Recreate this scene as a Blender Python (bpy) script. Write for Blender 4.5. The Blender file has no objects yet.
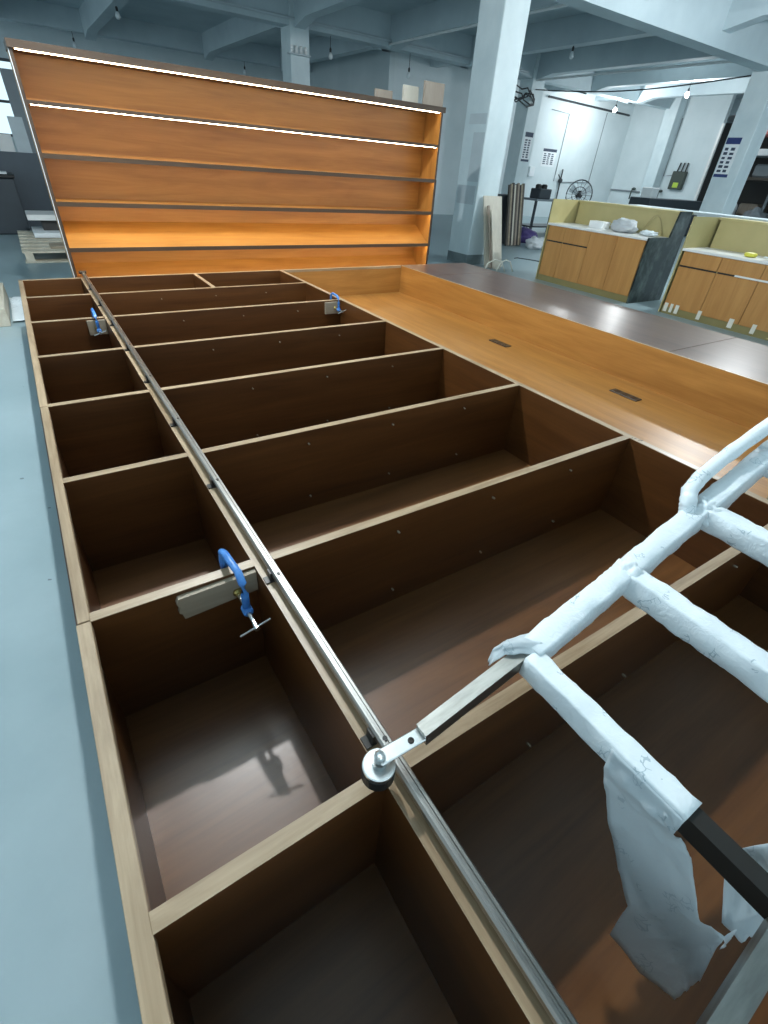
import bpy, bmesh, math, random
from mathutils import Vector, Matrix, noise

# ------------------------------------------------------------------ camera, world, exposure
SC = bpy.context.scene
COL = SC.collection
ZO = 0.45            # heights below are measured from the top face of the lying bookcase, which is 0.45 m above the floor
FL = -ZO             # floor level in those heights


def rot_cam(yaw, pitch, roll):
    y, p, r = (math.radians(a) for a in (yaw, pitch, roll))
    Rz = Matrix(((math.cos(y), -math.sin(y), 0), (math.sin(y), math.cos(y), 0), (0, 0, 1)))
    Rx = Matrix(((1, 0, 0), (0, math.cos(p), -math.sin(p)), (0, math.sin(p), math.cos(p))))
    Ry = Matrix(((math.cos(r), 0, math.sin(r)), (0, 1, 0), (-math.sin(r), 0, math.cos(r))))
    return Rz @ Rx @ Ry


cam_data = bpy.data.cameras.new('camera')
cam = bpy.data.objects.new('camera', cam_data)
COL.objects.link(cam)
cam_data.sensor_fit = 'HORIZONTAL'
cam_data.sensor_width = 36.0
cam_data.lens = 36.0 * 474.80 / 768.0
cam_data.clip_start = 0.02
cam_data.clip_end = 300
_R = rot_cam(-35.5333, -36.0844, -4.5879)
_m = Matrix.Identity(4)
for _i in range(3):
    _m[_i][0] = _R[_i][0]
    _m[_i][1] = _R[_i][2]
    _m[_i][2] = -_R[_i][1]
_m.translation = Vector((0, 0, 1 + ZO))
cam.matrix_world = _m
SC.camera = cam

world = bpy.data.worlds.new('world')
SC.world = world
world.use_nodes = True
_bg = world.node_tree.nodes['Background']
_bg.inputs[0].default_value = (0.70, 0.90, 1.0, 1)
_bg.inputs[1].default_value = 1.0

SC.view_settings.view_transform = 'Standard'
SC.view_settings.look = 'None'
SC.view_settings.gamma = 1.0
SC.view_settings.use_curve_mapping = False
SC.view_settings.exposure = 0.45

BULB_W = 260.0       # a lit workshop bulb
KEY_W = 430.0        # the lit bulb over the bookcase
LED_E = 17.0         # emission of the bookcase strips

# ------------------------------------------------------------------ materials
MATS = {}


def _base(name, rough=0.5, metal=0.0, spec=0.5, coat=0.0):
    m = bpy.data.materials.new(name)
    m.use_nodes = True
    b = m.node_tree.nodes['Principled BSDF']
    b.inputs['Roughness'].default_value = rough
    b.inputs['Metallic'].default_value = metal
    b.inputs['Specular IOR Level'].default_value = spec
    b.inputs['Coat Weight'].default_value = coat
    MATS[name] = m
    return m, m.node_tree.nodes, m.node_tree.links, b


def _coords(nd, lk, scale):
    tc = nd.new('ShaderNodeTexCoord')
    mp = nd.new('ShaderNodeMapping')
    mp.inputs['Scale'].default_value = scale
    lk.new(tc.outputs['Object'], mp.inputs['Vector'])
    return mp.outputs['Vector']


def mat_noise(name, c1, c2, rough=0.5, scale=(4, 4, 4), metal=0.0, bump=0.0, detail=4, spec=0.5, coat=0.0, lo=0.35, hi=0.65, rvar=0.0):
    m, nd, lk, b = _base(name, rough, metal, spec, coat)
    v = _coords(nd, lk, scale)
    n = nd.new('ShaderNodeTexNoise')
    n.inputs['Scale'].default_value = 1.0
    n.inputs['Detail'].default_value = detail
    n.inputs['Roughness'].default_value = 0.6
    lk.new(v, n.inputs['Vector'])
    r = nd.new('ShaderNodeValToRGB')
    r.color_ramp.elements[0].position = lo
    r.color_ramp.elements[1].position = hi
    r.color_ramp.elements[0].color = (*c1, 1)
    r.color_ramp.elements[1].color = (*c2, 1)
    lk.new(n.outputs['Fac'], r.inputs['Fac'])
    lk.new(r.outputs['Color'], b.inputs['Base Color'])
    if rvar:
        mr = nd.new('ShaderNodeMapRange')
        mr.inputs['From Min'].default_value = 0.3
        mr.inputs['From Max'].default_value = 0.7
        mr.inputs['To Min'].default_value = rough - rvar
        mr.inputs['To Max'].default_value = rough + rvar
        lk.new(n.outputs['Fac'], mr.inputs['Value'])
        lk.new(mr.outputs['Result'], b.inputs['Roughness'])
    if bump:
        bp = nd.new('ShaderNodeBump')
        bp.inputs['Strength'].default_value = bump
        bp.inputs['Distance'].default_value = 0.01
        lk.new(n.outputs['Fac'], bp.inputs['Height'])
        lk.new(bp.outputs['Normal'], b.inputs['Normal'])
    return m


def mat_wood(name, c1, c2, rough, axis, spec=0.5, coat=0.0, fine=1.0):
    """veneer: long soft grain along one axis with cathedral figure and fine pores"""
    m, nd, lk, b = _base(name, rough, 0, spec, coat)
    long_, cross = 0.9 * fine, 9.0 * fine
    sc = tuple(long_ if a == axis else cross for a in 'xyz')
    v = _coords(nd, lk, sc)
    n = nd.new('ShaderNodeTexNoise')
    n.inputs['Scale'].default_value = 1.0
    n.inputs['Detail'].default_value = 6
    n.inputs['Roughness'].default_value = 0.62
    n.inputs['Distortion'].default_value = 0.8
    lk.new(v, n.inputs['Vector'])
    v2 = _coords(nd, lk, tuple(s * 9 if a != axis else s * 3 for s, a in zip(sc, 'xyz')))
    n2 = nd.new('ShaderNodeTexNoise')
    n2.inputs['Scale'].default_value = 1.0
    n2.inputs['Detail'].default_value = 3
    lk.new(v2, n2.inputs['Vector'])
    mx = nd.new('ShaderNodeMath')
    mx.operation = 'MULTIPLY_ADD'
    mx.inputs[1].default_value = 0.25
    lk.new(n2.outputs['Fac'], mx.inputs[0])
    lk.new(n.outputs['Fac'], mx.inputs[2])
    r = nd.new('ShaderNodeValToRGB')
    r.color_ramp.elements[0].position = 0.42
    r.color_ramp.elements[1].position = 0.80
    r.color_ramp.elements[0].color = (*c1, 1)
    r.color_ramp.elements[1].color = (*c2, 1)
    lk.new(mx.outputs[0], r.inputs['Fac'])
    lk.new(r.outputs['Color'], b.inputs['Base Color'])
    bp = nd.new('ShaderNodeBump')
    bp.inputs['Strength'].default_value = 0.04
    bp.inputs['Distance'].default_value = 0.002
    lk.new(n2.outputs['Fac'], bp.inputs['Height'])
    lk.new(bp.outputs['Normal'], b.inputs['Normal'])
    return m


def mat_plain(name, c, rough=0.5, metal=0.0, spec=0.5):
    m, nd, lk, b = _base(name, rough, metal, spec)
    v = _coords(nd, lk, (6, 6, 6))
    n = nd.new('ShaderNodeTexNoise')
    n.inputs['Scale'].default_value = 1.0
    lk.new(v, n.inputs['Vector'])
    r = nd.new('ShaderNodeValToRGB')
    r.color_ramp.elements[0].color = (*[x * 0.9 for x in c], 1)
    r.color_ramp.elements[1].color = (*[min(1, x * 1.08) for x in c], 1)
    lk.new(n.outputs['Fac'], r.inputs['Fac'])
    lk.new(r.outputs['Color'], b.inputs['Base Color'])
    return m


def mat_emit(name, c, e):
    m, nd, lk, b = _base(name)
    b.inputs['Base Color'].default_value = (*c, 1)
    b.inputs['Emission Color'].default_value = (*c, 1)
    b.inputs['Emission Strength'].default_value = e
    return m


def mat_film(name):
    """white packing film with faint grey-blue printing"""
    m, nd, lk, b = _base(name, 0.42, 0, 0.5)
    v = _coords(nd, lk, (1, 1, 1))
    vo = nd.new('ShaderNodeTexVoronoi')
    vo.feature = 'DISTANCE_TO_EDGE'
    vo.inputs['Scale'].default_value = 55
    n = nd.new('ShaderNodeTexNoise')
    n.inputs['Scale'].default_value = 22
    n.inputs['Detail'].default_value = 2
    mixv = nd.new('ShaderNodeVectorMath')
    mixv.operation = 'MULTIPLY_ADD'
    mixv.inputs[1].default_value = (0.06, 0.06, 0.06)
    lk.new(v, n.inputs['Vector'])
    lk.new(n.outputs['Color'], mixv.inputs[0])
    lk.new(v, mixv.inputs[2])
    lk.new(mixv.outputs[0], vo.inputs['Vector'])
    line = nd.new('ShaderNodeMath')
    line.operation = 'LESS_THAN'
    line.inputs[1].default_value = 0.05
    lk.new(vo.outputs['Distance'], line.inputs[0])
    n2 = nd.new('ShaderNodeTexNoise')
    n2.inputs['Scale'].default_value = 19
    n2.inputs['Detail'].default_value = 1
    lk.new(v, n2.inputs['Vector'])
    gate = nd.new('ShaderNodeMath')
    gate.operation = 'GREATER_THAN'
    gate.inputs[1].default_value = 0.635
    lk.new(n2.outputs['Fac'], gate.inputs[0])
    mul = nd.new('ShaderNodeMath')
    mul.operation = 'MULTIPLY'
    lk.new(line.outputs[0], mul.inputs[0])
    lk.new(gate.outputs[0], mul.inputs[1])
    mix = nd.new('ShaderNodeMix')
    mix.data_type = 'RGBA'
    mix.inputs['A'].default_value = (0.77, 0.84, 0.87, 1)
    mix.inputs['B'].default_value = (0.46, 0.56, 0.61, 1)
    lk.new(mul.outputs[0], mix.inputs['Factor'])
    lk.new(mix.outputs['Result'], b.inputs['Base Color'])
    bp = nd.new('ShaderNodeBump')
    bp.inputs['Strength'].default_value = 0.22
    bp.inputs['Distance'].default_value = 0.01
    n3 = nd.new('ShaderNodeTexNoise')
    n3.inputs['Scale'].default_value = 45
    n3.inputs['Detail'].default_value = 3
    n3.inputs['Distortion'].default_value = 1.5
    lk.new(v, n3.inputs['Vector'])
    lk.new(n3.outputs['Fac'], bp.inputs['Height'])
    lk.new(bp.outputs['Normal'], b.inputs['Normal'])
    return m


DK1, DK2 = (0.060, 0.020, 0.0045), (0.118, 0.044, 0.011)
for ax in 'xyz':
    mat_wood('walnut_' + ax, DK1, DK2, 0.34, ax, 0.6)
    mat_wood('cherry_' + ax, (0.30, 0.125, 0.025), (0.44, 0.205, 0.048), 0.38, ax)
    mat_wood('edge_' + ax, (0.22, 0.145, 0.078), (0.43, 0.32, 0.205), 0.36, ax, fine=2.0)
    mat_wood('oak_' + ax, (0.42, 0.19, 0.050), (0.54, 0.27, 0.080), 0.45, ax)
mat_wood('backboard', (0.088, 0.033, 0.009), (0.160, 0.066, 0.020), 0.34, 'x', 0.6)
mat_wood('door_brown', (0.095, 0.050, 0.036), (0.15, 0.085, 0.062), 0.30, 'y')
mat_wood('frame_brown', (0.045, 0.026, 0.014), (0.085, 0.050, 0.028), 0.4, 'x')
mat_wood('greyboard', (0.24, 0.19, 0.15), (0.36, 0.30, 0.24), 0.55, 'z')
mat_wood('paleboard', (0.48, 0.44, 0.36), (0.62, 0.57, 0.48), 0.55, 'z')
mat_wood('scrapboard', (0.25, 0.20, 0.14), (0.36, 0.30, 0.22), 0.6, 'x')
mat_wood('palletwood', (0.46, 0.41, 0.31), (0.62, 0.57, 0.47), 0.7, 'y')
mat_noise('floor', (0.245, 0.335, 0.36), (0.315, 0.41, 0.44), 0.36, (0.9, 0.9, 0.9), bump=0.03, detail=8, rvar=0.08)
_f = MATS['floor']
_nd, _lk = _f.node_tree.nodes, _f.node_tree.links
_bs = _nd['Principled BSDF']
_v = _coords(_nd, _lk, (9, 9, 9))
_vo = _nd.new('ShaderNodeTexVoronoi')
_vo.inputs['Scale'].default_value = 1.0
_vo.inputs['Randomness'].default_value = 1.0
_lk.new(_v, _vo.inputs['Vector'])
_n = _nd.new('ShaderNodeTexNoise')
_n.inputs['Scale'].default_value = 2.5
_n.inputs['Detail'].default_value = 6
_lk.new(_v, _n.inputs['Vector'])
_ma = _nd.new('ShaderNodeMath')
_ma.operation = 'MULTIPLY_ADD'
_ma.inputs[1].default_value = 0.5
_lk.new(_n.outputs['Fac'], _ma.inputs[0])
_lk.new(_vo.outputs['Distance'], _ma.inputs[2])
_lt = _nd.new('ShaderNodeMath')
_lt.operation = 'LESS_THAN'
_lt.inputs[1].default_value = 0.27
_lk.new(_ma.outputs[0], _lt.inputs[0])
_mx = _nd.new('ShaderNodeMix')
_mx.data_type = 'RGBA'
_mx.inputs['B'].default_value = (0.12, 0.16, 0.17, 1)
_lk.new(_bs.inputs['Base Color'].links[0].from_socket, _mx.inputs['A'])
_lk.new(_lt.outputs[0], _mx.inputs['Factor'])
_lk.new(_mx.outputs['Result'], _bs.inputs['Base Color'])
mat_noise('whitewall', (0.60, 0.68, 0.70), (0.70, 0.77, 0.79), 0.7, (0.6, 0.6, 0.6), detail=6)
mat_noise('columnpaint', (0.56, 0.66, 0.69), (0.70, 0.79, 0.81), 0.5, (1.1, 1.1, 0.9), detail=5)
mat_noise('ceilingpaint', (0.46, 0.55, 0.59), (0.58, 0.67, 0.70), 0.75, (0.5, 0.5, 0.5), detail=6)
mat_noise('skirt', (0.14, 0.18, 0.19), (0.20, 0.25, 0.26), 0.5, (5, 5, 5))
mat_noise('steel', (0.27, 0.26, 0.24), (0.38, 0.37, 0.35), 0.36, (60, 3, 60), metal=1.0)
mat_noise('steelarm', (0.36, 0.35, 0.32), (0.50, 0.49, 0.45), 0.34, (4, 60, 60), metal=1.0)
mat_noise('zinc', (0.62, 0.64, 0.63), (0.75, 0.77, 0.76), 0.3, (30, 30, 30), metal=1.0)
mat_plain('black', (0.012, 0.012, 0.012), 0.45)
mat_plain('blacktube', (0.028, 0.026, 0.023), 0.4, 0.3)
mat_plain('bronze', (0.07, 0.05, 0.035), 0.4, 0.7)
mat_noise('clampblue', (0.03, 0.15, 0.48), (0.08, 0.26, 0.62), 0.35, (30, 30, 30))
mat_plain('brass', (0.45, 0.35, 0.12), 0.35, 0.9)
mat_plain('socketdark', (0.05, 0.035, 0.025), 0.35)
mat_plain('pencil', (0.03, 0.03, 0.035), 0.8)
mat_film('film')
mat_film('film_thin')          # single sheets let light through
_ft = MATS['film_thin'].node_tree
_p = _ft.nodes['Principled BSDF']
_tr = _ft.nodes.new('ShaderNodeBsdfTranslucent')
_tr.inputs['Color'].default_value = (0.80, 0.87, 0.90, 1)
_ms = _ft.nodes.new('ShaderNodeMixShader')
_ms.inputs[0].default_value = 0.45
_out = [n for n in _ft.nodes if n.type == 'OUTPUT_MATERIAL'][0]
_ft.links.new(_p.outputs[0], _ms.inputs[1])
_ft.links.new(_tr.outputs[0], _ms.inputs[2])
_ft.links.new(_ms.outputs[0], _out.inputs['Surface'])
mat_noise('marble', (0.008, 0.018, 0.018), (0.12, 0.16, 0.15), 0.3, (9, 9, 6), detail=8, lo=0.45, hi=0.78)
mat_plain('olive', (0.40, 0.33, 0.15), 0.5)
mat_plain('olivepale', (0.46, 0.39, 0.18), 0.5)
mat_plain('plinth', (0.26, 0.22, 0.09), 0.4)
mat_plain('whitetop', (0.80, 0.80, 0.78), 0.3)
mat_plain('whiteplastic', (0.82, 0.84, 0.84), 0.4)
mat_plain('tape', (0.78, 0.76, 0.68), 0.5)
mat_plain('yellow', (0.72, 0.66, 0.08), 0.4)
mat_plain('greybag', (0.55, 0.58, 0.60), 0.35)
mat_plain('purple', (0.06, 0.04, 0.16), 0.6)
mat_plain('darkgrey', (0.035, 0.045, 0.055), 0.4)
mat_plain('slate', (0.055, 0.075, 0.095), 0.5)
mat_plain('midgrey', (0.22, 0.25, 0.27), 0.5)
mat_plain('navy', (0.02, 0.04, 0.16), 0.4)
mat_plain('ink', (0.04, 0.06, 0.10), 0.6)
mat_plain('boxgreen', (0.045, 0.06, 0.05), 0.5)
mat_plain('lime', (0.45, 0.60, 0.06), 0.5)
mat_plain('red', (0.32, 0.09, 0.08), 0.5)
mat_plain('storebrown', (0.10, 0.085, 0.07), 0.7)
mat_plain('storedark', (0.045, 0.042, 0.04), 0.8)
mat_plain('wire', (0.03, 0.035, 0.04), 0.6)
mat_plain('pipe', (0.50, 0.57, 0.60), 0.5)
mat_plain('palepaper', (0.78, 0.82, 0.84), 0.6)
mat_plain('bulboff', (0.70, 0.76, 0.78), 0.25)
mat_emit('bulbon', (1.0, 0.99, 0.96), 60.0)
mat_emit('tube', (0.95, 1.0, 1.0), 30.0)
mat_emit('led', (1.0, 0.82, 0.56), LED_E)
mat_emit('led_bright', (1.0, 0.80, 0.48), LED_E * 1.9)
_g, _nd, _lk, _b = _base('glass', 0.05)
_b.inputs['Transmission Weight'].default_value = 1.0
_b.inputs['Base Color'].default_value = (0.9, 0.96, 1, 1)
_b.inputs['IOR'].default_value = 1.05

# ------------------------------------------------------------------ building helpers


def new_bm():
    return bmesh.new()


def bx(bm, x0, x1, y0, y1, z0, z1):
    vs = [bm.verts.new((x, y, z)) for z in (min(z0, z1), max(z0, z1)) for y in (min(y0, y1), max(y0, y1)) for x in (min(x0, x1), max(x0, x1))]
    for f in ((0, 2, 3, 1), (4, 5, 7, 6), (0, 1, 5, 4), (2, 6, 7, 3), (0, 4, 6, 2), (1, 3, 7, 5)):
        bm.faces.new([vs[i] for i in f])
    return bm


def bevel(bm, w, seg=1):
    bmesh.ops.bevel(bm, geom=list(bm.edges), offset=w, segments=seg, affect='EDGES', profile=0.5)
    return bm


def frame_of(p, q, up=(0, 0, 1)):
    d = (Vector(q) - Vector(p)).normalized()
    u = Vector(up)
    if abs(d.dot(u)) > 0.98:
        u = Vector((0, 1, 0))
    s = d.cross(u).normalized()
    t = s.cross(d).normalized()
    return d, s, t


def bar(bm, p, q, w, h, up=(0, 0, 1)):
    """rectangular bar from p to q, w across and h high"""
    d, s, t = frame_of(p, q, up)
    vs = []
    for e in (Vector(p), Vector(q)):
        for a, b in ((-1, -1), (1, -1), (1, 1), (-1, 1)):
            vs.append(bm.verts.new(e + s * a * w / 2 + t * b * h / 2))
    bm.faces.new(vs[3::-1])
    bm.faces.new(vs[4:8])
    for i in range(4):
        j = (i + 1) % 4
        bm.faces.new((vs[i], vs[j], vs[4 + j], vs[4 + i]))
    return bm


def tube(bm, pts, r, n=8, closed=False, caps=True):
    """round tube along a poly-line; r is a number or a list"""
    pts = [Vector(p) for p in pts]
    rings = []
    for i, p in enumerate(pts):
        a = pts[max(i - 1, 0)] if not closed else pts[i - 1]
        b = pts[min(i + 1, len(pts) - 1)] if not closed else pts[(i + 1) % len(pts)]
        d, s, t = frame_of(a, b)
        rr = r[i] if isinstance(r, (list, tuple)) else r
        rings.append([bm.verts.new(p + (s * math.cos(2 * math.pi * k / n) + t * math.sin(2 * math.pi * k / n)) * rr) for k in range(n)])
    m = len(rings)
    for i in range(m if closed else m - 1):
        A, B = rings[i], rings[(i + 1) % m]
        for k in range(n):
            bm.faces.new((A[k], A[(k + 1) % n], B[(k + 1) % n], B[k]))
    if caps and not closed:
        bm.faces.new(rings[0][::-1])
        bm.faces.new(rings[-1])
    return bm


def lathe(bm, c, axis, prof, n=20):
    """prof: list of (distance along axis, radius)"""
    c = Vector(c)
    d, s, t = frame_of((0, 0, 0), axis)
    rings = []
    for h, r in prof:
        rings.append([bm.verts.new(c + d * h + (s * math.cos(2 * math.pi * k / n) + t * math.sin(2 * math.pi * k / n)) * max(r, 1e-4)) for k in range(n)])
    for A, B in zip(rings, rings[1:]):
        for k in range(n):
            bm.faces.new((A[k], A[(k + 1) % n], B[(k + 1) % n], B[k]))
    bm.faces.new(rings[0][::-1])
    bm.faces.new(rings[-1])
    return bm


def origin_of(parent):
    v = Vector((0, 0, 0))
    while parent is not None:
        v = v + parent.location
        parent = parent.parent
    return v


def obj(name, bm, mat, parent=None, loc=None, smooth=False, fix=True):
    """link a bmesh whose vertices are in scene heights; the origin is the parent's origin, or loc"""
    if fix:
        bmesh.ops.recalc_face_normals(bm, faces=list(bm.faces))
    if parent is not None:
        off = -origin_of(parent) + Vector((0, 0, ZO))
        l = Vector((0, 0, 0))
    else:
        if loc is None:
            xs = [v.co for v in bm.verts]
            lo = [min(v[i] for v in xs) for i in range(3)]
            hi = [max(v[i] for v in xs) for i in range(3)]
            loc = ((lo[0] + hi[0]) / 2, (lo[1] + hi[1]) / 2, lo[2])
        off = -Vector(loc)
        l = Vector(loc) + Vector((0, 0, ZO))
    bmesh.ops.translate(bm, verts=list(bm.verts), vec=off)
    me = bpy.data.meshes.new(name)
    bm.to_mesh(me)
    bm.free()
    me.materials.append(MATS[mat])
    if smooth:
        for p in me.polygons:
            p.use_smooth = True
    o = bpy.data.objects.new(name, me)
    COL.objects.link(o)
    o.location = l
    o.parent = parent
    return o


def box(name, mat, parent, x0, x1, y0, y1, z0, z1, bev=0.0, loc=None):
    bm = bx(new_bm(), x0, x1, y0, y1, z0, z1)
    if bev:
        bevel(bm, bev)
    return obj(name, bm, mat, parent, loc)


def tag(o, label, cat=None, group=None, kind=None):
    if label:
        o['label'] = label
    if cat:
        o['category'] = cat
    if group:
        o['group'] = group
    if kind:
        o['kind'] = kind
    return o


def thing(name, label, cat, loc, group=None):
    o = bpy.data.objects.new(name, None)
    COL.objects.link(o)
    o.empty_display_size = 0.1
    o.location = Vector(loc) + Vector((0, 0, ZO))
    return tag(o, label, cat, group)


def share(o, parent, delta):
    """copy of a mesh part with shared mesh data, moved by delta"""
    c = o.copy()
    COL.objects.link(c)
    c.parent = parent
    c.location = o.location + Vector(delta)
    return c


# ------------------------------------------------------------------ setting: floor, ceiling, walls, columns
tag(box('floor', 'floor', None, -9, 32, -6, 27, FL - 0.2, FL), 'pale blue-grey painted concrete workshop floor', None, None, 'structure')

ceil = box('ceiling', 'ceilingpaint', None, -9, 32, -6, 27, 4.30, 4.50)
tag(ceil, 'white painted concrete ceiling with deep beams', None, None, 'structure')
for y, zb in ((-0.1, 3.37), (7.90, 3.37), (15.65, 3.66), (23.3, 3.78)):
    box('girder', 'ceilingpaint', ceil, -9, 32, y - 0.2, y + 0.2, zb, 4.32)
for x in (0.45, 3.30, 7.05, 9.95, 12.90, 15.85, 18.80, 21.70, 27.5):
    for y0, y1 in ((0.1, 7.7), (8.1, 15.45), (15.85, 23.1)):
        bm = new_bm()
        z = 3.76
        # beam with small haunches at both ends
        prof = [(y0, 3.62), (y0 + 0.7, z), (y1 - 0.7, z), (y1, 3.62)]
        lo = [[bm.verts.new((xx, yy, zz)) for yy, zz in prof] for xx in (x, x + 0.3)]
        hi = [[bm.verts.new((xx, yy, 4.31)) for yy, zz in prof] for xx in (x, x + 0.3)]
        for i in range(3):
            bm.faces.new((lo[0][i], lo[0][i + 1], lo[1][i + 1], lo[1][i]))
            bm.faces.new((lo[0][i], hi[0][i], hi[0][i + 1], lo[0][i + 1]))
            bm.faces.new((lo[1][i], lo[1][i + 1], hi[1][i + 1], hi[1][i]))
        obj('beam', bm, 'ceilingpaint', ceil)

wb = new_bm()       # rear wall with a window opening
bx(wb, -9, -0.45, 25.8, 26.0, FL, 4.3)
bx(wb, 1.25, 14.5, 25.8, 26.0, FL, 4.3)
bx(wb, -0.45, 1.25, 25.8, 26.0, FL, 0.95)
bx(wb, -0.45, 1.25, 25.8, 26.0, 3.1, 4.3)
tag(obj('wall_back', wb, 'whitewall'), 'far white wall with a bright window behind the lit shelving', None, None, 'structure')
win = thing('window_1', 'bright metal framed window at the far left', None, (0.4, 25.9, 0.95))
win['kind'] = 'structure'
fr = new_bm()
for a in (-0.45, 1.17):
    bx(fr, a, a + 0.08, 25.84, 25.94, 0.95, 3.1)
for z in (0.95, 1.9, 3.02):
    bx(fr, -0.45, 1.25, 25.84, 25.94, z, z + 0.08)
obj('window_frame', fr, 'darkgrey', win)
for a in (-0.37,):
    for z0, z1 in ((1.03, 1.9), (1.98, 3.02)):
        box('pane', 'glass', win, a, a + 1.54, 25.88, 25.89, z0, z1)

tag(box('wall_rear_right', 'whitewall', None, 11.5, 24.7, 17.5, 17.7, FL, 4.3), 'white workshop wall with pipes and a paper notice', None, None, 'structure')
tag(box('wall_right', 'whitewall', None, 24.5, 24.7, 13.25, 17.5, FL, 4.3), 'white wall with a dark switch box beside the store opening', None, None, 'structure')
tag(box('wall_side', 'whitewall', None, 11.3, 11.5, 17.5, 25.8, FL, 4.3), 'white cross wall behind the big column', None, None, 'structure')
tag(box('wall_store', 'storedark', None, 29.5, 29.7, 2, 17.5, FL, 4.3), 'dark rear wall of the storage bay', None, None, 'structure')


def column(x0, x1, y0, y1, label):
    c = box('column', 'columnpaint', None, x0, x1, y0, y1, FL, 4.3, 0.012, (x0, y0, FL))
    tag(c, label, None, None, 'structure')
    box('painted_skirting', 'skirt', c, x0 - 0.004, x1 + 0.004, y0 - 0.004, y1 + 0.004, FL, FL + 0.17)
    return c


c1 = column(6.93, 7.46, 7.65, 8.23, 'big white square column beside the lit shelving')
c2 = column(6.93, 7.46, 15.4, 15.98, 'distant white column rising behind the lit shelving')
c3 = column(15.72, 16.32, 7.65, 8.27, 'white column with a blue-headed notice at the right')
c4 = column(15.72, 16.32, 15.4, 16.0, 'white column with a small notice in front of the far wall')
c5 = column(24.0, 24.5, 15.05, 15.6, 'half column standing against the right white wall')
# worn paint patches on the big column, slightly proud of its left face
for y0, y1, z0, z1 in ((7.70, 8.18, 0.52, 0.80), (7.66, 7.95, 0.86, 1.55), (7.68, 8.10, 1.66, 1.80)):
    box('paint_patch', 'pipe', c1, 6.926, 6.932, y0, y1, z0, z1)
# brackets and cable clips near the top of the columns
for cx, cy in ((6.93, 15.4), (15.72, 7.65)):
    b = thing('cable_rack', 'small white cable rack fixed at the top of the ' + ('distant column' if cy > 10 else 'right column'), 'cable rack', (cx - 0.05, cy - 0.12, 3.1))
    bm = bx(new_bm(), cx - 0.1, cx + 0.5, cy - 0.14, cy - 0.001, 3.12, 3.15)
    obj('shelf_bracket', bm, 'pipe', b)
    for k in range(4):
        obj('insulator', lathe(new_bm(), (cx + 0.13 * k, cy - 0.07, 3.15), (0, 0, 1), [(0, 0.03), (0.05, 0.045), (0.08, 0.03), (0.13, 0.045), (0.15, 0.02)], 10), 'whiteplastic', b)

# ------------------------------------------------------------------ the bookcase lying on its back
XL, XI, XD, XR, XW, XE = -0.1713, -0.1376, 0.300, 2.2027, 3.8155, 4.8777
TH = 0.033
D = -0.43            # inner depth
YS = [5.4315, 4.7411, 4.0115, 3.265, 2.5353, 1.8094, 1.0685, 0.339, -0.392, -1.122]   # near face of each upright
bc = thing('lying_bookcase', 'huge dark brown bookcase lying on its back, open compartments facing up', 'bookcase', (2.3, 2.1, FL))


def board(name, mat, edge, x0, x1, y0, y1, z0, z1, parent=bc):
    """a panel with a paler edge band along its upward edge"""
    p = box(name, mat, parent, x0, x1, y0, y1, z0, z1 - 0.0025)
    box('edge_band', edge, p, x0, x1, y0, y1, z1 - 0.0025, z1)
    return p


# top panel of the case (left), in three module lengths with small steps at the joints
for y0, y1, dx in ((-1.122, 1.072, 0.0), (1.076, 2.540, 0.004), (2.544, 5.4315, 0.002)):
    p = box('side_panel', 'walnut_y', bc, XL - 0.004, -0.157, y0, y1, FL, -0.03)
    box('face_rail', 'edge_y', p, XL + dx, XI, y0, y1, -0.03, 0.0, 0.0015)
# long divider under the ladder rail, long divider before the niche, niche wall, foot panel
board('long_divider', 'walnut_y', 'edge_y', XD, XD + TH, -1.122, YS[0] - TH, FL, 0.0)
board('long_divider', 'walnut_y', 'edge_y', XR, XR + 0.036, -1.122, YS[0] - TH, FL, 0.0)
board('niche_wall', 'cherry_y', 'edge_y', XW, XW + 0.02, -1.122, YS[0] - TH, FL, 0.0)
box('foot_panel', 'frame_brown', bc, XE - 0.02, XE, -1.122, YS[0], FL, -0.022)
# far and near end panels
board('end_panel', 'walnut_x', 'edge_x', XL + 0.01, XR + 0.036, YS[0] - TH, YS[0], FL, 0.0)
board('end_panel', 'cherry_x', 'edge_x', XR + 0.036, XE - 0.02, YS[0] - TH, YS[0], FL, -0.0225)
box('edge_band', 'edge_x', bc, XR + 0.036, XW, YS[0] - TH, YS[0], -0.0225, 0.0)
board('end_panel', 'walnut_x', 'edge_x', XL + 0.01, XE - 0.02, -1.122 - TH, -1.122, FL, -0.0225)
# uprights (dividers) of the small left row and of the wide row
for i in range(1, 9):
    y = YS[i]
    u = box('upright', 'walnut_x', bc, -0.157, XD, y, y + TH, D, -0.0305)
    box('upper_edge', 'walnut_x', u, XI, XD, y, y + TH, -0.0305, -0.0025)
    box('edge_band', 'edge_x', u, XI, XD, y, y + TH, -0.0025, 0.0)
    board('upright', 'walnut_x', 'edge_x', XD + TH, XR, y, y + TH, D, 0.0)
board('short_divider', 'walnut_y', 'edge_y', 1.285, 1.285 + TH, YS[1] + TH, YS[0] - TH, D, 0.0)
# backs of every compartment
for i in range(9):
    ya = YS[i + 1] + (TH if i < 8 else 0)
    yb = YS[i] - (TH if i == 0 else 0)
    box('back_board', 'backboard', bc, -0.157, XD, ya, yb, FL + 0.001, D)
    box('back_board', 'backboard', bc, XD + TH, XR, ya, yb, FL + 0.001, D)
# niche: raised back board, wall, sockets
NZ = -0.3045
nb = box('niche_back', 'cherry_y', bc, XR + 0.036, XW, -1.122, YS[0] - TH, NZ - 0.02, NZ)
for x0, y0 in ((3.468, 3.115), (3.468, 1.745)):
    s = box('power_socket', 'socketdark', nb, x0, x0 + 0.078, y0, y0 + 0.235, NZ, NZ + 0.009, 0.003)
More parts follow.
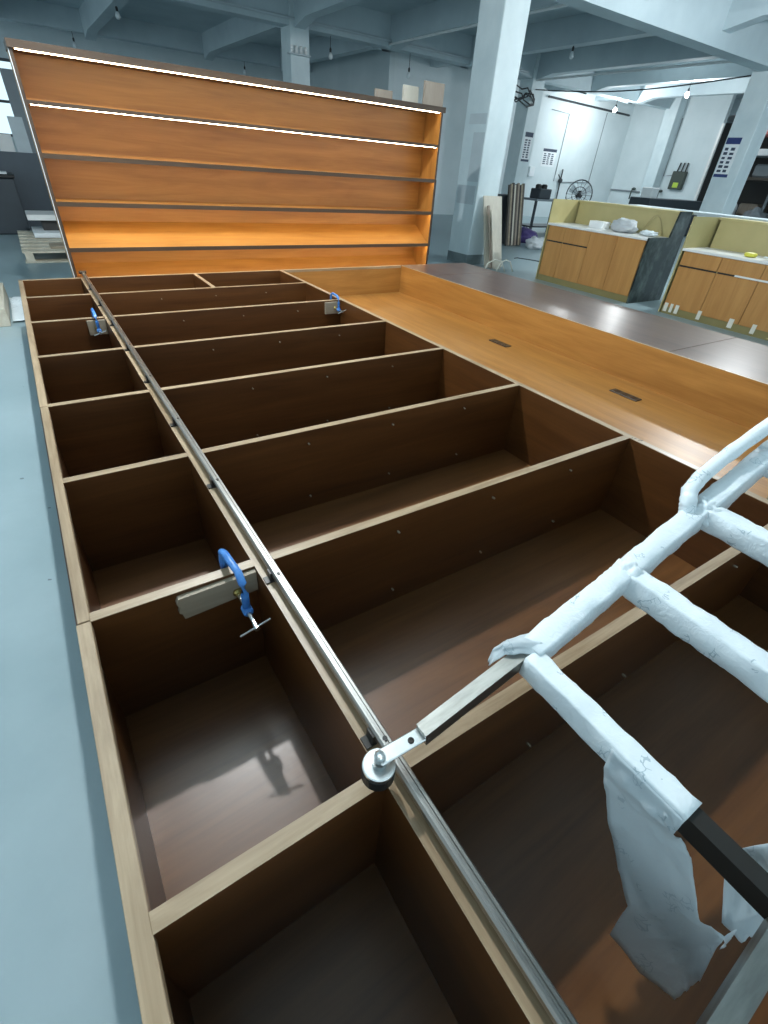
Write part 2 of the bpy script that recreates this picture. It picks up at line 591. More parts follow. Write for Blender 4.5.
# sub-parts of the sockets stay at the third level
for x0, y0 in ((3.468, 3.115), (3.468, 1.745)):
    for k in range(3):
        for m in (0, 1):
            box('socket_slot', 'bronze', nb, x0 + 0.016 + 0.030 * m, x0 + 0.032 + 0.030 * m, y0 + 0.025 + 0.072 * k, y0 + 0.062 + 0.072 * k, NZ + 0.0088, NZ + 0.0105)
# base cabinet doors, face up
for y0, y1 in ((-1.122, 1.832), (1.836, 4.768), (4.772, 5.4315)):
    box('cabinet_door', 'door_brown', bc, XW + 0.0205, XE, y0, y1, -0.022, 0.0, 0.0015)
# pencil marks where the niche divider meets an upright
for k, (px, py) in enumerate(((2.208, 1.064), (2.216, 1.052), (2.222, 1.032), (2.230, 1.024))):
    b = bar(new_bm(), (px - 0.004, py, 0.0004), (px + 0.012, py - 0.002, 0.0004), 0.003, 0.0006)
    obj('pencil_mark', b, 'pencil', bc)
# brass shelf pins in two rows on each upright
pin = None
for i in range(0, 8):
    y = YS[i + 1]
    for px in (0.83, 1.30, 1.78):
        for pz in (-0.065, -0.357):
            if pin is None:
                pin = obj('shelf_pin', lathe(new_bm(), (px, y, pz), (0, -1, 0), [(0.0, 0.003), (0.003, 0.0042), (0.013, 0.0042), (0.015, 0.002)], 8), 'scrapboard', bc)
                pin0 = (px, y, pz)
            else:
                share(pin, bc, (px - pin0[0], y - pin0[1], pz - pin0[2]))

# ladder rail along the long divider
rail = None
RX, RZ = 0.334, 0.034
bm = new_bm()
prof = [(-0.013, -0.010), (0.013, -0.010), (0.013, 0.004), (0.009, 0.010), (0.0035, 0.010), (0.002, 0.0075), (-0.002, 0.0075), (-0.0035, 0.010), (-0.009, 0.010), (-0.013, 0.004)]
ends = []
for y in (-1.10, 5.46):
    ends.append([bm.verts.new((RX + a, y, RZ + b)) for a, b in prof])
for k in range(len(prof)):
    j = (k + 1) % len(prof)
    bm.faces.new((ends[0][k], ends[0][j], ends[1][j], ends[1][k]))
bm.faces.new(ends[0])
bm.faces.new(ends[1][::-1])
rail = obj('ladder_rail', bm, 'steel', bc)
rail['label'] = 'long brushed steel ladder rail'
obj('rail_end_stop', lathe(new_bm(), (RX - 0.035, 5.45, RZ + 0.004), (1, 0, 0), [(0, 0.009), (0.01, 0.014), (0.06, 0.014), (0.062, 0.008)], 12), 'bronze', rail, smooth=False)
bra = hol = None
for k in range(-2, 9):
    y = 0.43 + 0.56 * k
    if bra is None:
        b = new_bm()
        bx(b, RX - 0.032, RX - 0.006, y - 0.014, y + 0.014, 0.0, 0.005)
        bx(b, RX - 0.018, RX - 0.008, y - 0.012, y + 0.012, 0.004, RZ)
        bra = obj('rail_bracket', b, 'blacktube', rail)
        hol = obj('bolt_hole', lathe(new_bm(), (RX, y - 0.03, RZ + 0.0075), (0, 0, 1), [(0, 0.0055), (0.0028, 0.0055)], 12), 'black', rail)
        y_first = y
    else:
        share(bra, rail, (0, y - y_first, 0))
        share(hol, rail, (0, y - y_first, 0))

# ------------------------------------------------------------------ clamps and scrap blocks on the uprights


def clamp(label, x, y, s=1.0, lean=0.0):
    """blue C-clamp straddling an upright whose near face is at y"""
    t = thing('c_clamp', label, 'clamp', (x, y, 0.0), 'blue C-clamps holding the uprights')
    zt, zb = 0.062 * s, -0.062
    yn, yf = y - 0.105 * s, y + TH + 0.024
    path = [(x - lean, yf, zb), (x - lean, yf + 0.004, 0.01), (x - lean, yf - 0.004, zt - 0.012), (x - lean * 0.8, yf - 0.03, zt), (x, yn + 0.035, zt - 0.004), (x, yn + 0.006, zt - 0.022), (x, yn, 0.0), (x, yn, zb)]
    bm = new_bm()
    # I-section body: a flat web with thicker flange
    tube(bm, path, 0.0122 * s, 8)
    obj('clamp_frame', bm, 'clampblue', t, smooth=True)
    obj('screw_boss', lathe(new_bm(), (x, yn + 0.016, zb), (0, -1, 0), [(0, 0.012), (0.004, 0.015), (0.030, 0.015), (0.034, 0.011)], 12), 'clampblue', t)
    obj('fixed_pad', lathe(new_bm(), (x - lean, yf + 0.004, zb), (0, -1, 0), [(0, 0.013), (0.018, 0.014), (0.0265, 0.014)], 12), 'clampblue', t)
    yp = y - 0.0185
    obj('screw', lathe(new_bm(), (x, yp, zb), (0, -1, 0), [(0, 0.006), (0.180 * s - 0.03, 0.006), (0.180 * s - 0.028, 0.008), (0.180 * s - 0.006, 0.008)], 10), 'zinc', t)
    obj('swivel_pad', lathe(new_bm(), (x, yp, zb), (0, -1, 0), [(0, 0.014), (0.006, 0.014), (0.012, 0.009), (0.016, 0.009)], 14), 'brass', t)
    ye = yp - 0.180 * s + 0.014
    obj('t_handle', tube(new_bm(), [(x - 0.05 * s, ye, zb - 0.012), (x + 0.045 * s, ye, zb + 0.012)], 0.003, 8), 'zinc', t)
    return t


clamp('nearest blue C-clamp with a silver T-handle, hooked over an upright', 0.235, YS[6], 0.94, 0.010)
clamp('far blue C-clamp in the narrow left row of compartments', 0.240, YS[2], 0.82)
clamp('far blue C-clamp in the corner beside the warm lit niche', 2.135, YS[2], 0.82)
bm = new_bm()
pts = [(0.073, -0.013), (0.298, -0.009), (0.298, -0.082), (0.078, -0.094), (0.074, -0.072), (0.067, -0.066), (0.072, -0.048), (0.066, -0.03)]
for yy in (YS[6] - 0.018, YS[6] - 0.0005):
    vs = [bm.verts.new((px, yy, pz)) for px, pz in pts]
    bm.faces.new(vs)
bm.verts.ensure_lookup_table()
n = len(pts)
for k in range(n):
    bm.faces.new((bm.verts[k], bm.verts[(k + 1) % n], bm.verts[n + (k + 1) % n], bm.verts[n + k]))
tag(obj('scrap_board', bm, 'scrapboard'), 'long grey-brown scrap board with a broken end under the nearest blue clamp', 'board', 'clamping blocks')
for x0, x1, lab in ((0.182, 0.298, 'square grey clamping block in the narrow left row'), (2.04, 2.17, 'square grey clamping block beside the warm lit niche')):
    tag(box('clamping_block', 'scrapboard', None, x0, x1, YS[2] - 0.018, YS[2] - 0.0005, -0.108, -0.012, 0.001), lab, 'block', 'clamping blocks')

# ------------------------------------------------------------------ library ladder wrapped in film
R1 = Vector((0.659, 0.350, 0.150))
STEP = Vector((0.3585, 0.024, 0.0595))
SPAN = Vector((0.0, -0.530, 0.0))
lad = thing('library_ladder', 'steel library ladder wrapped in white printed film, hooked on the rail', 'ladder', (1.2, 0.1, 0.05))


def wrapped(p, q, w, h, seed, n=26, jit=0.0026, taper=1.0):
    """loose film sleeve round a bar: rounded box section with folds"""
    bm = new_bm()
    p, q = Vector(p), Vector(q)
    d, s, t = frame_of(p, q)
    L = (q - p).length
    n = max(6, int(L / 0.016))
    m = 16
    rings = []
    for i in range(n + 1):
        f = i / n
        c = p + (q - p) * f
        ring = []
        for k in range(m):
            a = 2 * math.pi * k / m
            ca, sa = math.cos(a), math.sin(a)
            e = 0.24
            x = math.copysign(abs(ca) ** e, ca) * w / 2
            z = math.copysign(abs(sa) ** e, sa) * h / 2
            tw = a + f * L * 16
            j = noise.noise(Vector((math.cos(tw) * 1.7, math.sin(tw) * 1.7, f * L * 26 + seed * 7.1))) * jit * 1.6
            j += abs(noise.noise(Vector((f * L * 9 + seed, k * 0.4, seed * 3.3)))) * jit * 1.4
            r = math.hypot(x, z)
            ring.append(bm.verts.new(c + (s * x + t * z) * (1 + j / r)))
        rings.append(ring)
    for A, B in zip(rings, rings[1:]):
        for k in range(m):
            bm.faces.new((A[k], A[(k + 1) % m], B[(k + 1) % m], B[k]))
    bm.faces.new(rings[0][::-1])
    bm.faces.new(rings[-1])
    return bm


def bunch(c, r, seed, sq=(1, 1, 1)):
    bm = new_bm()
    bmesh.ops.create_icosphere(bm, subdivisions=4, radius=1.0)
    for v in bm.verts:
        k = 1 + 0.30 * noise.noise(v.co * 2.1 + Vector((seed, 0, 0))) + 0.16 * noise.noise(v.co * 5.5 + Vector((0, seed, 0)))
        v.co = Vector((v.co.x * sq[0], v.co.y * sq[1], v.co.z * sq[2])) * r * k + Vector(c)
    return bm


for side in (0, 1):
    off = SPAN * side
    a = R1 + off - STEP * 0.02
    e = R1 + STEP * 7.4 + off
    st = obj('stile', bar(new_bm(), a, e, 0.034, 0.044), 'steelarm', lad)
    if side == 0:
        for k in range(7):
            g = R1 + STEP * (k + 0.03)
            w = R1 + STEP * (k + 0.99)
            obj('film_wrap', wrapped(g, w, 0.054 + 0.004 * (k > 1), 0.066 + 0.006 * (k > 1), 3 + k), 'film', st, smooth=True)
        for k in (1, 2, 3, 4, 5, 6):
            obj('film_bunch', bunch(R1 + STEP * k + Vector((0, -0.006, 0.003)), 0.041, k * 3.3, (1.05, 0.95, 1.0)), 'film', st, smooth=True)
    else:
        obj('film_wrap', wrapped(R1 + STEP * 1.3 + off, R1 + STEP * 7 + off, 0.050, 0.058, 9), 'film', st, smooth=True)
    # hook arm and roller
    tip = Vector((0.378, 0.344, 0.104)) + off
    arm = obj('hook_arm', bar(new_bm(), tip, R1 + off + Vector((0.004, 0.006, 0.0)), 0.030, 0.040), 'steelarm', lad)
    arm['label'] = 'bare steel hook arm'
    pl = new_bm()
    bar(pl, Vector((0.280, 0.347, 0.104)) + off, tip + Vector((0.012, 0, 0.002)), 0.030, 0.007)
    plate = obj('roller_plate', bevel(pl, 0.002), 'zinc', lad)
    obj('plate_bolt', lathe(new_bm(), Vector((0.352, 0.343, 0.1075)) + off, (0, 0, 1), [(0, 0.0065), (0.003, 0.0065), (0.0032, 0.004), (0.0015, 0.003)], 14), 'blacktube', plate)
    rc = Vector((0.283, 0.347, 0.056)) + off
    rol = obj('roller', lathe(new_bm(), rc, (0, 0, 1), [(-0.012, 0.030), (-0.010, 0.033), (0.016, 0.033), (0.020, 0.031)], 28), 'black', lad)
    obj('roller_cap', lathe(new_bm(), rc, (0, 0, 1), [(0.019, 0.032), (0.026, 0.032), (0.028, 0.030), (0.028, 0.014), (0.040, 0.014), (0.040, 0.004)], 28), 'zinc', rol)
    obj('axle_bolt', lathe(new_bm(), rc, (0, 0, 1), [(0.045, 0.011), (0.058, 0.011), (0.060, 0.008), (0.057, 0.004)], 18), 'zinc', rol)

for k in range(7):
    p = R1 + STEP * k
    q = p + SPAN
    if k == 0:
        ru = obj('rung', bar(new_bm(), p + Vector((0, -0.02, 0)), q + Vector((0, 0.02, 0)), 0.034, 0.044), 'blacktube', lad)
        ru['label'] = 'dark bare rung tube, half unwrapped'
        obj('film_wrap', wrapped(p + Vector((0.002, -0.012, 0)), p + SPAN * 0.70, 0.046, 0.058, 21), 'film', ru, smooth=True)
    else:
        ru = obj('rung', bar(new_bm(), p + Vector((0, -0.02, 0)), q + Vector((0, 0.02, 0)), 0.032, 0.040), 'blacktube', lad)
        obj('film_wrap', wrapped(p + Vector((0, -0.02, 0)), q + Vector((0, 0.03, 0)), 0.056, 0.064, 30 + k, jit=0.003), 'film', ru, smooth=True)

# side handrail starting at the third rung
hp = [(1.318, 0.408, 0.275), (1.322, 0.420, 0.305), (1.350, 0.440, 0.325), (1.416, 0.453, 0.342), (1.538, 0.463, 0.366), (1.761, 0.468, 0.415), (2.1, 0.485, 0.475), (2.5, 0.51, 0.54), (2.95, 0.535, 0.612), (3.0, 0.53, 0.60), (2.995, 0.52, 0.57)]
hr = obj('handrail', tube(new_bm(), hp, 0.013, 8), 'steelarm', lad)
bm = new_bm()
fine = []
for a, b in zip(hp, hp[1:]):
    for k in range(8):
        fine.append(Vector(a).lerp(Vector(b), k / 8))
fine.append(Vector(hp[-1]))
rad = [0.0215 + 0.003 * noise.noise(Vector((i * 0.55, 4.2, 0))) for i in range(len(fine))]
tube(bm, fine, rad, 10)
obj('film_wrap', bm, 'film', hr, smooth=True)


def sheet(name, rows, seed, parent, amp=0.006, sub=7):
    """thin crumpled film: rows of 3D points, refined and rippled, given a real thickness"""
    bm = new_bm()
    def lerp_row(r, f):
        x = f * (len(r) - 1)
        i = min(int(x), len(r) - 2)
        return Vector(r[i]).lerp(Vector(r[i + 1]), x - i)
    nr = (len(rows) - 1) * sub
    nc = 16
    grid = []
    for i in range(nr + 1):
        x = i / sub
        k = min(int(x), len(rows) - 2)
        f = x - k
        g = []
        for j in range(nc + 1):
            p = lerp_row(rows[k], j / nc).lerp(lerp_row(rows[k + 1], j / nc), f)
            w = min(1.0, i / 4)
            o_ = noise.noise(Vector((j * 0.33 + seed, i * 0.22, seed))) + 0.5 * noise.noise(Vector((j * 0.8, i * 0.6 + seed, 1.7)))
            p = p + Vector((1.0, 0.35, 0.25)) * o_ * amp * w
            g.append(bm.verts.new(p))
        grid.append(g)
    for A, B in zip(grid, grid[1:]):
        for j in range(nc):
            bm.faces.new((A[j], A[j + 1], B[j + 1], B[j]))
    o = obj(name, bm, 'film_thin', parent, smooth=True, fix=True)
    md = o.modifiers.new('thickness', 'SOLIDIFY')
    md.thickness = 0.0005
    return o


r0 = [c for c in lad.children if c.name.startswith('rung')][0]
fl = sheet('hanging_film', [
    [(0.6335, 0.118, 0.172), (0.6335, 0.045, 0.172), (0.6335, -0.020, 0.172)],
    [(0.6320, 0.112, 0.118), (0.6320, 0.040, 0.120), (0.6330, -0.022, 0.126)],
    [(0.6400, 0.094, 0.060), (0.6420, 0.026, 0.085), (0.6420, -0.034, 0.115)],
    [(0.650, 0.057, -0.026), (0.650, -0.011, 0.041), (0.650, -0.059, 0.094)],
    [(0.655, -0.004, -0.130), (0.660, -0.056, -0.036), (0.655, -0.093, 0.026)],
    [(0.655, -0.053, -0.191), (0.668, -0.093, -0.098), (0.655, -0.129, -0.030)],
    [(0.645, -0.067, -0.315), (0.680, -0.126, -0.157), (0.660, -0.159, -0.008)],
    [(0.655, -0.142, -0.336), (0.675, -0.158, -0.199), (0.665, -0.170, -0.073)],
    [(0.665, -0.201, -0.307), (0.672, -0.199, -0.249), (0.665, -0.194, -0.182)]], 2.0, r0)
fl['label'] = 'torn white film hanging down from the first rung'
sheet('hanging_film', [
    [(0.70, -0.092, 0.135), (0.71, -0.102, 0.16), (0.72, -0.113, 0.183)],
    [(0.70, -0.105, 0.060), (0.71, -0.13, 0.09), (0.72, -0.14, 0.12)],
    [(0.70, -0.153, -0.050), (0.71, -0.165, 0.0), (0.72, -0.165, 0.08)],
    [(0.70, -0.185, -0.045), (0.71, -0.185, 0.0), (0.72, -0.175, 0.06)]], 5.0, r0)
sheet('hanging_film', [
    [(0.662, -0.160, -0.02), (0.665, -0.165, -0.03), (0.668, -0.172, -0.04)],
    [(0.690, -0.165, -0.02), (0.690, -0.170, -0.05), (0.690, -0.178, -0.10)],
    [(0.700, -0.170, -0.03), (0.700, -0.172, -0.045), (0.700, -0.175, -0.06)]], 8.0, r0, 0.003)
s0 = [c for c in lad.children if c.name.startswith('stile')][0]
sheet('loose_film_end', [
    [(0.705, 0.372, 0.190), (0.690, 0.340, 0.190), (0.668, 0.325, 0.178)],
    [(0.672, 0.384, 0.182), (0.650, 0.366, 0.190), (0.640, 0.352, 0.176)],
    [(0.645, 0.396, 0.170), (0.625, 0.386, 0.182), (0.612, 0.368, 0.168)],
    [(0.622, 0.404, 0.150), (0.606, 0.398, 0.160), (0.590, 0.378, 0.150)],
    [(0.612, 0.398, 0.128), (0.598, 0.396, 0.132), (0.586, 0.384, 0.130)]], 4.0, s0, 0.006, 5)

# trestle in the niche that carries the far end of the ladder
KS = R1 + STEP * 6.6
zt = KS.z - 0.046
lt = thing('ladder_trestle', 'small wooden trestle in the niche carrying the ladder end', 'trestle', (KS.x, KS.y - 0.26, NZ))
box('cross_beam', 'scrapboard', lt, KS.x - 0.03, KS.x + 0.03, KS.y - 0.66, KS.y + 0.14, zt - 0.06, zt - 0.001, 0.003)
for yy in (KS.y - 0.58, KS.y + 0.06):
    for sx in (-1, 1):
        obj('leg', bar(new_bm(), (KS.x + sx * 0.16, yy, NZ + 0.012), (KS.x + sx * 0.02, yy, zt - 0.05), 0.035, 0.035), 'scrapboard', lt)

# ------------------------------------------------------------------ standing lit shelving
K = 1.30
SY = 4.4096 * K
SL, SR = 0.21 * K, 3.449 * K
zz = lambda z: 1 - (1 - z) * K
ZT = zz(1.4494)
SZ = [zz(v) for v in (1.1622, 0.8999, 0.6368, 0.3595)]   # front lower lines of the shelves
BY = SY + 0.33
sh = thing('lit_bookcase', 'tall orange-brown shelving standing upright with glowing strips under its shelves', 'bookcase', ((SL + SR) / 2, SY + 0.17, FL))
for x0, x1, m in ((SL, SL + 0.022, 'frame_brown'), (SR - 0.022, SR, 'frame_brown')):
    p = box('side_panel', 'cherry_z', sh, x0, x1, SY + 0.003, BY, FL, ZT - 0.05)
    box('front_edge', m, p, x0 - 0.001, x1 + 0.001, SY, SY + 0.003, FL, ZT - 0.05)
box('pale_edge', 'whiteplastic', sh, SL - 0.006, SL - 0.001, SY + 0.001, SY + 0.02, FL, ZT - 0.055)
hw = (SL + SR) / 2
for x0, x1 in ((SL + 0.022, hw), (hw, SR - 0.022)):
    box('back_panel', 'cherry_x', sh, x0, x1, BY - 0.012, BY, FL, ZT - 0.05)
box('top_board', 'frame_brown', sh, SL - 0.008, SR + 0.02, SY - 0.02, BY, ZT - 0.05, ZT)
box('plinth', 'frame_brown', sh, SL + 0.022, SR - 0.022, SY + 0.02, SY + 0.04, FL, FL + 0.08)
levels = [ZT - 0.05] + [z + 0.0 for z in SZ] + [FL + 0.08 + 0.02]
for z in levels[1:]:
    s = box('shelf', 'cherry_x', sh, SL + 0.022, SR - 0.022, SY + 0.006, BY - 0.012, z, z + 0.024)
    box('front_edge', 'frame_brown', s, SL + 0.022, SR - 0.022, SY + 0.003, SY + 0.006, z - (0.002 if z > 1.0 else 0.010), z + 0.025)
# warm strips under the top board and each shelf
for i, z in enumerate(levels[:5]):
    lm = 'led' if i < 3 else 'led_bright'
    box('led_strip', lm, sh, SL + 0.04, hw - 0.01, SY + 0.014, SY + 0.028, z - 0.006, z - 0.0005)
    box('led_strip', lm, sh, hw + 0.01, SR - 0.04, SY + 0.014, SY + 0.028, z - 0.006, z - 0.0005)
# sloping display boards on the two lowest visible shelves
for z, zt in ((SZ[3] + 0.024, 0.36), (FL + 0.125, 0.0)):
    bm = new_bm()
    a = [(SY + 0.012, z + 0.001), (SY + 0.03, z + 0.001), (BY - 0.013, zt), (BY - 0.013, zt + 0.015)]
    L = [[bm.verts.new((x, yy, q)) for yy, q in a] for x in (SL + 0.0235, SR - 0.0235)]
    bm.faces.new(L[0])
    bm.faces.new(L[1][::-1])
    for k in range(4):
        bm.faces.new((L[0][k], L[1][k], L[1][(k + 1) % 4], L[0][(k + 1) % 4]))
    obj('sloping_board', bm, 'cherry_x', sh)

# boards leaning behind it
for x0, x1, y, zt, m, lab in ((4.53, 4.83, 6.20, 1.85, 'greyboard', 'tallest greyish plank behind the right end of the lit shelving'),
                              (4.28, 4.50, 6.28, 1.79, 'paleboard', 'middle pale plank peeking above the lit shelving'),
                              (3.92, 4.16, 6.34, 1.72, 'greyboard', 'shortest plank peeking above the lit shelving')):
    bm = bx(new_bm(), x0, x1, y, y + 0.03, FL, zt)
    tag(obj('plank', bm, m), lab, 'plank', 'planks behind the shelving')

# ------------------------------------------------------------------ reception counters


def counter(label, y0, y1, seams, drawers, top_z, cz, ends):
    """front faces -x at x=7.33, y1 is the far end"""
    xf, xb = 7.33, 7.98
    t = thing('reception_counter', label, 'counter', (7.7, (y0 + y1) / 2, FL), 'oak reception counters')
    box('body', 'olive', t, xf + 0.02, xb, y0 + 0.02, y1 - 0.02, FL + 0.09, cz - 0.03)
    box('plinth', 'plinth', t, xf + 0.012, xb, y0 + 0.02, y1 - 0.005, FL, FL + 0.09)
    box('worktop', 'whitetop', t, xf - 0.012, xb - 0.02, y0 + 0.002, y1 + 0.01, cz - 0.03, cz, 0.003)
    zd = 0.155
    for a, b in zip(seams, seams[1:]):
        if drawers(a, b):
            box('drawer_front', 'oak_z', t, xf, xf + 0.02, a + 0.003, b - 0.003, zd + 0.012, cz - 0.034, 0.0015)
            d = box('door', 'oak_z', t, xf, xf + 0.02, a + 0.003, b - 0.003, FL + 0.092, zd - 0.008, 0.0015)
            box('finger_pull', 'black', d, xf + 0.004, xf + 0.022, a + 0.01, b - 0.01, zd - 0.008, zd + 0.012)
        else:
            box('door', 'oak_z', t, xf, xf + 0.02, a + 0.003, b - 0.003, FL + 0.092, cz - 0.034, 0.0015)
    box('back_upstand', 'olivepale', t, xb - 0.02, xb, y0 + 0.02, y1 - 0.02, cz - 0.03, top_z - 0.03)
    box('top_ledge', 'olivepale', t, xb - 0.03, xb + 0.28, y0 + 0.01, y1 + 0.01, top_z - 0.03, top_z, 0.002)
    box('outer_face', 'marble', t, xb + 0.16, xb + 0.18, y0 + 0.02, y1, FL + 0.08, top_z - 0.03)
    box('side_cheek', 'olivepale', t, xf + 0.005, xb + 0.16, y1 + 0.0105, y1 + 0.03, FL, top_z)
    return t


r1 = counter('oak-fronted reception counter with dark green marble end and a crumpled bag on top', 4.40, 6.22,
             [4.42, 4.88, 5.365, 5.86, 6.20], lambda a, b: a > 5.3, 0.735, 0.405, True)
# stepped marble end
bm = new_bm()
pts = [(7.31, FL + 0.0), (8.18, FL + 0.0), (8.18, 0.74), (7.88, 0.74), (7.82, 0.415), (7.31, 0.415)]
for yy in (4.375, 4.40):
    bm.faces.new([bm.verts.new((a, yy, b)) for a, b in pts])
bm.verts.ensure_lookup_table()
for k in range(6):
    bm.faces.new((bm.verts[k], bm.verts[(k + 1) % 6], bm.verts[6 + (k + 1) % 6], bm.verts[6 + k]))
obj('marble_end', bm, 'marble', r1)
r2 = counter('oak-fronted reception counter with tape tabs on its foot, at the right edge', 1.75, 3.86,
             [1.77, 2.29, 2.81, 3.33, 3.84], lambda a, b: True, 0.72, 0.362, True)
for y, w in ((3.80, 0.05), (3.72, 0.04), (3.64, 0.05), (3.32, 0.05), (2.90, 0.06), (2.62, 0.05)):
    box('tape_tab', 'tape', r2, 7.326, 7.3295, y - w / 2, y + w / 2, FL + 0.03, FL + 0.14)
box('handle_strip', 'whitetop', r2, 7.322, 7.3295, 1.9, 3.10, 0.150, 0.170)

tag(box('white_carton', 'whiteplastic', None, 7.62, 7.80, 5.40, 5.66, 0.4055, 0.50, 0.004), 'small white carton on the farther reception counter', 'carton')


def crumple(name, c, r, sq, seed, mat, label, cat, group=None):
    bm = bunch(c, r, seed, sq)
    zmin = c[2] - r * sq[2] * 0.75
    for v in bm.verts:
        v.co.z = max(v.co.z, zmin)
    return tag(obj(name, bm, mat, smooth=True), label, cat, group)


bag = crumple('plastic_bag', (7.64, 5.04, 0.405 + 0.078), 0.16, (0.8, 1.25, 0.62), 2.2, 'greybag', 'crumpled grey plastic bag on the farther reception counter', 'bag')
crumple('film_heap', (7.66, 4.62, 0.405 + 0.036), 0.11, (0.9, 1.2, 0.32), 6.2, 'film', 'low heap of white film lying beside the crumpled bag', 'film')
tag(obj('hose', tube(new_bm(), [(7.90, 4.90 - 0.34 * k / 12, 0.42 + 0.24 * math.sin(math.pi * k / 12)) for k in range(13)], 0.007, 8), 'olive', smooth=True), 'thin hose arched against the farther counter upstand', 'hose')
# tape roll and sheet on the nearer counter
yr = thing('tape_roll', 'yellow tape roll on the right-hand reception counter', 'tape', (7.55, 3.12, 0.3625))
bm = new_bm()
ring = [(7.55 + 0.05 * math.cos(a), 3.12 + 0.05 * math.sin(a), 0.3875) for a in [2 * math.pi * k / 24 for k in range(24)]]
tube(bm, ring, 0.024, 8, closed=True)
obj('tape_winding', bm, 'yellow', yr, smooth=True)
bm = new_bm()
lathe(bm, (7.55, 3.12, 0.3635), (0, 0, 1), [(0, 0.032), (0.045, 0.032)], 20)
obj('paper_core', bm, 'tape', yr)
bm = new_bm()
g = [[bm.verts.new((7.42 + 0.4 * i / 10, 2.92 - 0.9 * j / 14, 0.385 + 0.035 * noise.noise(Vector((i * 0.5, j * 0.45, 3))))) for j in range(15)] for i in range(11)]
for i in range(10):
    for j in range(14):
        bm.faces.new((g[i][j], g[i + 1][j], g[i + 1][j + 1], g[i][j + 1]))
fs = tag(obj('film_sheet', bm, 'film', smooth=True), 'wrinkled white film sheet on the right-hand reception counter', 'film')
fs.modifiers.new('thickness', 'SOLIDIFY').thickness = 0.003
# white board lying across both counters' rear ledges
tag(box('long_board', 'pipe', None, 8.30, 8.75, 3.0, 5.6, 0.70, 0.74, 0.003), 'long pale board lying behind the two reception counters', 'board')
bm = new_bm()
for y in (3.2, 5.4):
    bx(bm, 8.35, 8.70, y - 0.02, y + 0.02, FL, 0.70)
tr = thing('trestle', 'plain trestle holding the long pale board behind the counters', 'trestle', (8.5, 4.3, FL))
for y in (3.2, 5.4):
    for x in (8.36, 8.68):
        box('leg', 'scrapboard', tr, x - 0.02, x + 0.02, y - 0.02, y + 0.02, FL, 0.66)
    box('cross_beam', 'scrapboard', tr, 8.34, 8.70, y - 0.025, y + 0.025, 0.66, 0.6995)

# ------------------------------------------------------------------ things beside the big column
t = thing('leaning_board', 'wide pale board leaning on the big column', 'board', (7.05, 7.2, FL))


def slab(p0, p1, w_dir, w, th):
    """leaning board: centre line p0-p1, width along w_dir"""
    bm = new_bm()
    p0, p1, wd = Vector(p0), Vector(p1), Vector(w_dir).normalized()
    nrm = (p1 - p0).cross(wd).normalized()
    vs = []
    for e in (p0, p1):
        for a, b in ((-1, -1), (1, -1), (1, 1), (-1, 1)):
            vs.append(bm.verts.new(e + wd * a * w / 2 + nrm * b * th / 2))
    bm.faces.new(vs[3::-1])
    bm.faces.new(vs[4:8])
    for i in range(4):
        j = (i + 1) % 4
        bm.faces.new((vs[i], vs[j], vs[4 + j], vs[4 + i]))
    return bm


obj('board_face', slab((7.26, 7.26, FL + 0.012), (7.28, 7.60, FL + 1.12), (1, 0, 0), 0.44, 0.02), 'paleboard', t)
obj('batten', slab((7.12, 7.16, FL + 0.012), (7.12, 7.50, FL + 0.98), (1, 0, 0), 0.04, 0.03), 'greyboard', t)
tag(obj('narrow_plank', slab((7.20, 7.10, FL + 0.012), (7.22, 7.44, FL + 0.92), (1, 0, 0), 0.16, 0.02), 'paleboard'), 'narrow cream plank in front of the board on the big column', 'plank')
ws = thing('wire_stand', 'low bent white tube stand at the foot of the leaning boards', 'stand', (7.05, 6.95, FL))
for k in (0, 1):
    pts = [(6.82 + 0.25 * k, 7.02 - 0.06 * k, FL + 0.012), (6.87 + 0.25 * k, 7.0 - 0.06 * k, FL + 0.14), (6.98 + 0.22 * k, 6.96 - 0.06 * k, FL + 0.20), (7.12 + 0.16 * k, 6.92 - 0.06 * k, FL + 0.17), (7.2 + 0.14 * k, 6.88 - 0.06 * k, FL + 0.012)]
    obj('bent_tube', tube(new_bm(), pts, 0.012, 8), 'tape', ws, smooth=True)
# bundle of striped slats
mats = ['storebrown', 'scrapboard', 'storedark', 'paleboard', 'storebrown', 'greyboard', 'storedark', 'scrapboard', 'storebrown']
labs = ['dark brown', 'tan', 'black', 'cream', 'dark brown', 'grey', 'black', 'tan', 'dark brown']
posn = ['first', 'second', 'third', 'fourth', 'fifth', 'sixth', 'seventh', 'eighth', 'ninth']
for k in range(9):
    x = 10.05 + 0.058 * k
    tag(obj('slat', slab((x, 9.72, FL + 0.01), (x + 0.02, 10.0, FL + 1.26 + 0.02 * (k % 3)), (1, 0, 0), 0.05, 0.05), mats[k]),
        labs[k] + ' slat, ' + posn[k] + ' from the left in the upright striped bundle', 'slat', 'striped slats behind the column')
# prop that the bundle leans on
tag(box('low_cabinet', 'darkgrey', None, 9.7, 10.6, 10.08, 10.5, FL, FL + 1.05, 0.01), 'dark low cabinet behind the striped slats', 'cabinet')
tag(box('standing_screen', 'darkgrey', None, 6.25, 6.90, 8.80, 8.84, FL, FL + 1.28, 0.004), 'dark screen standing between the lit shelving and the big column', 'screen')
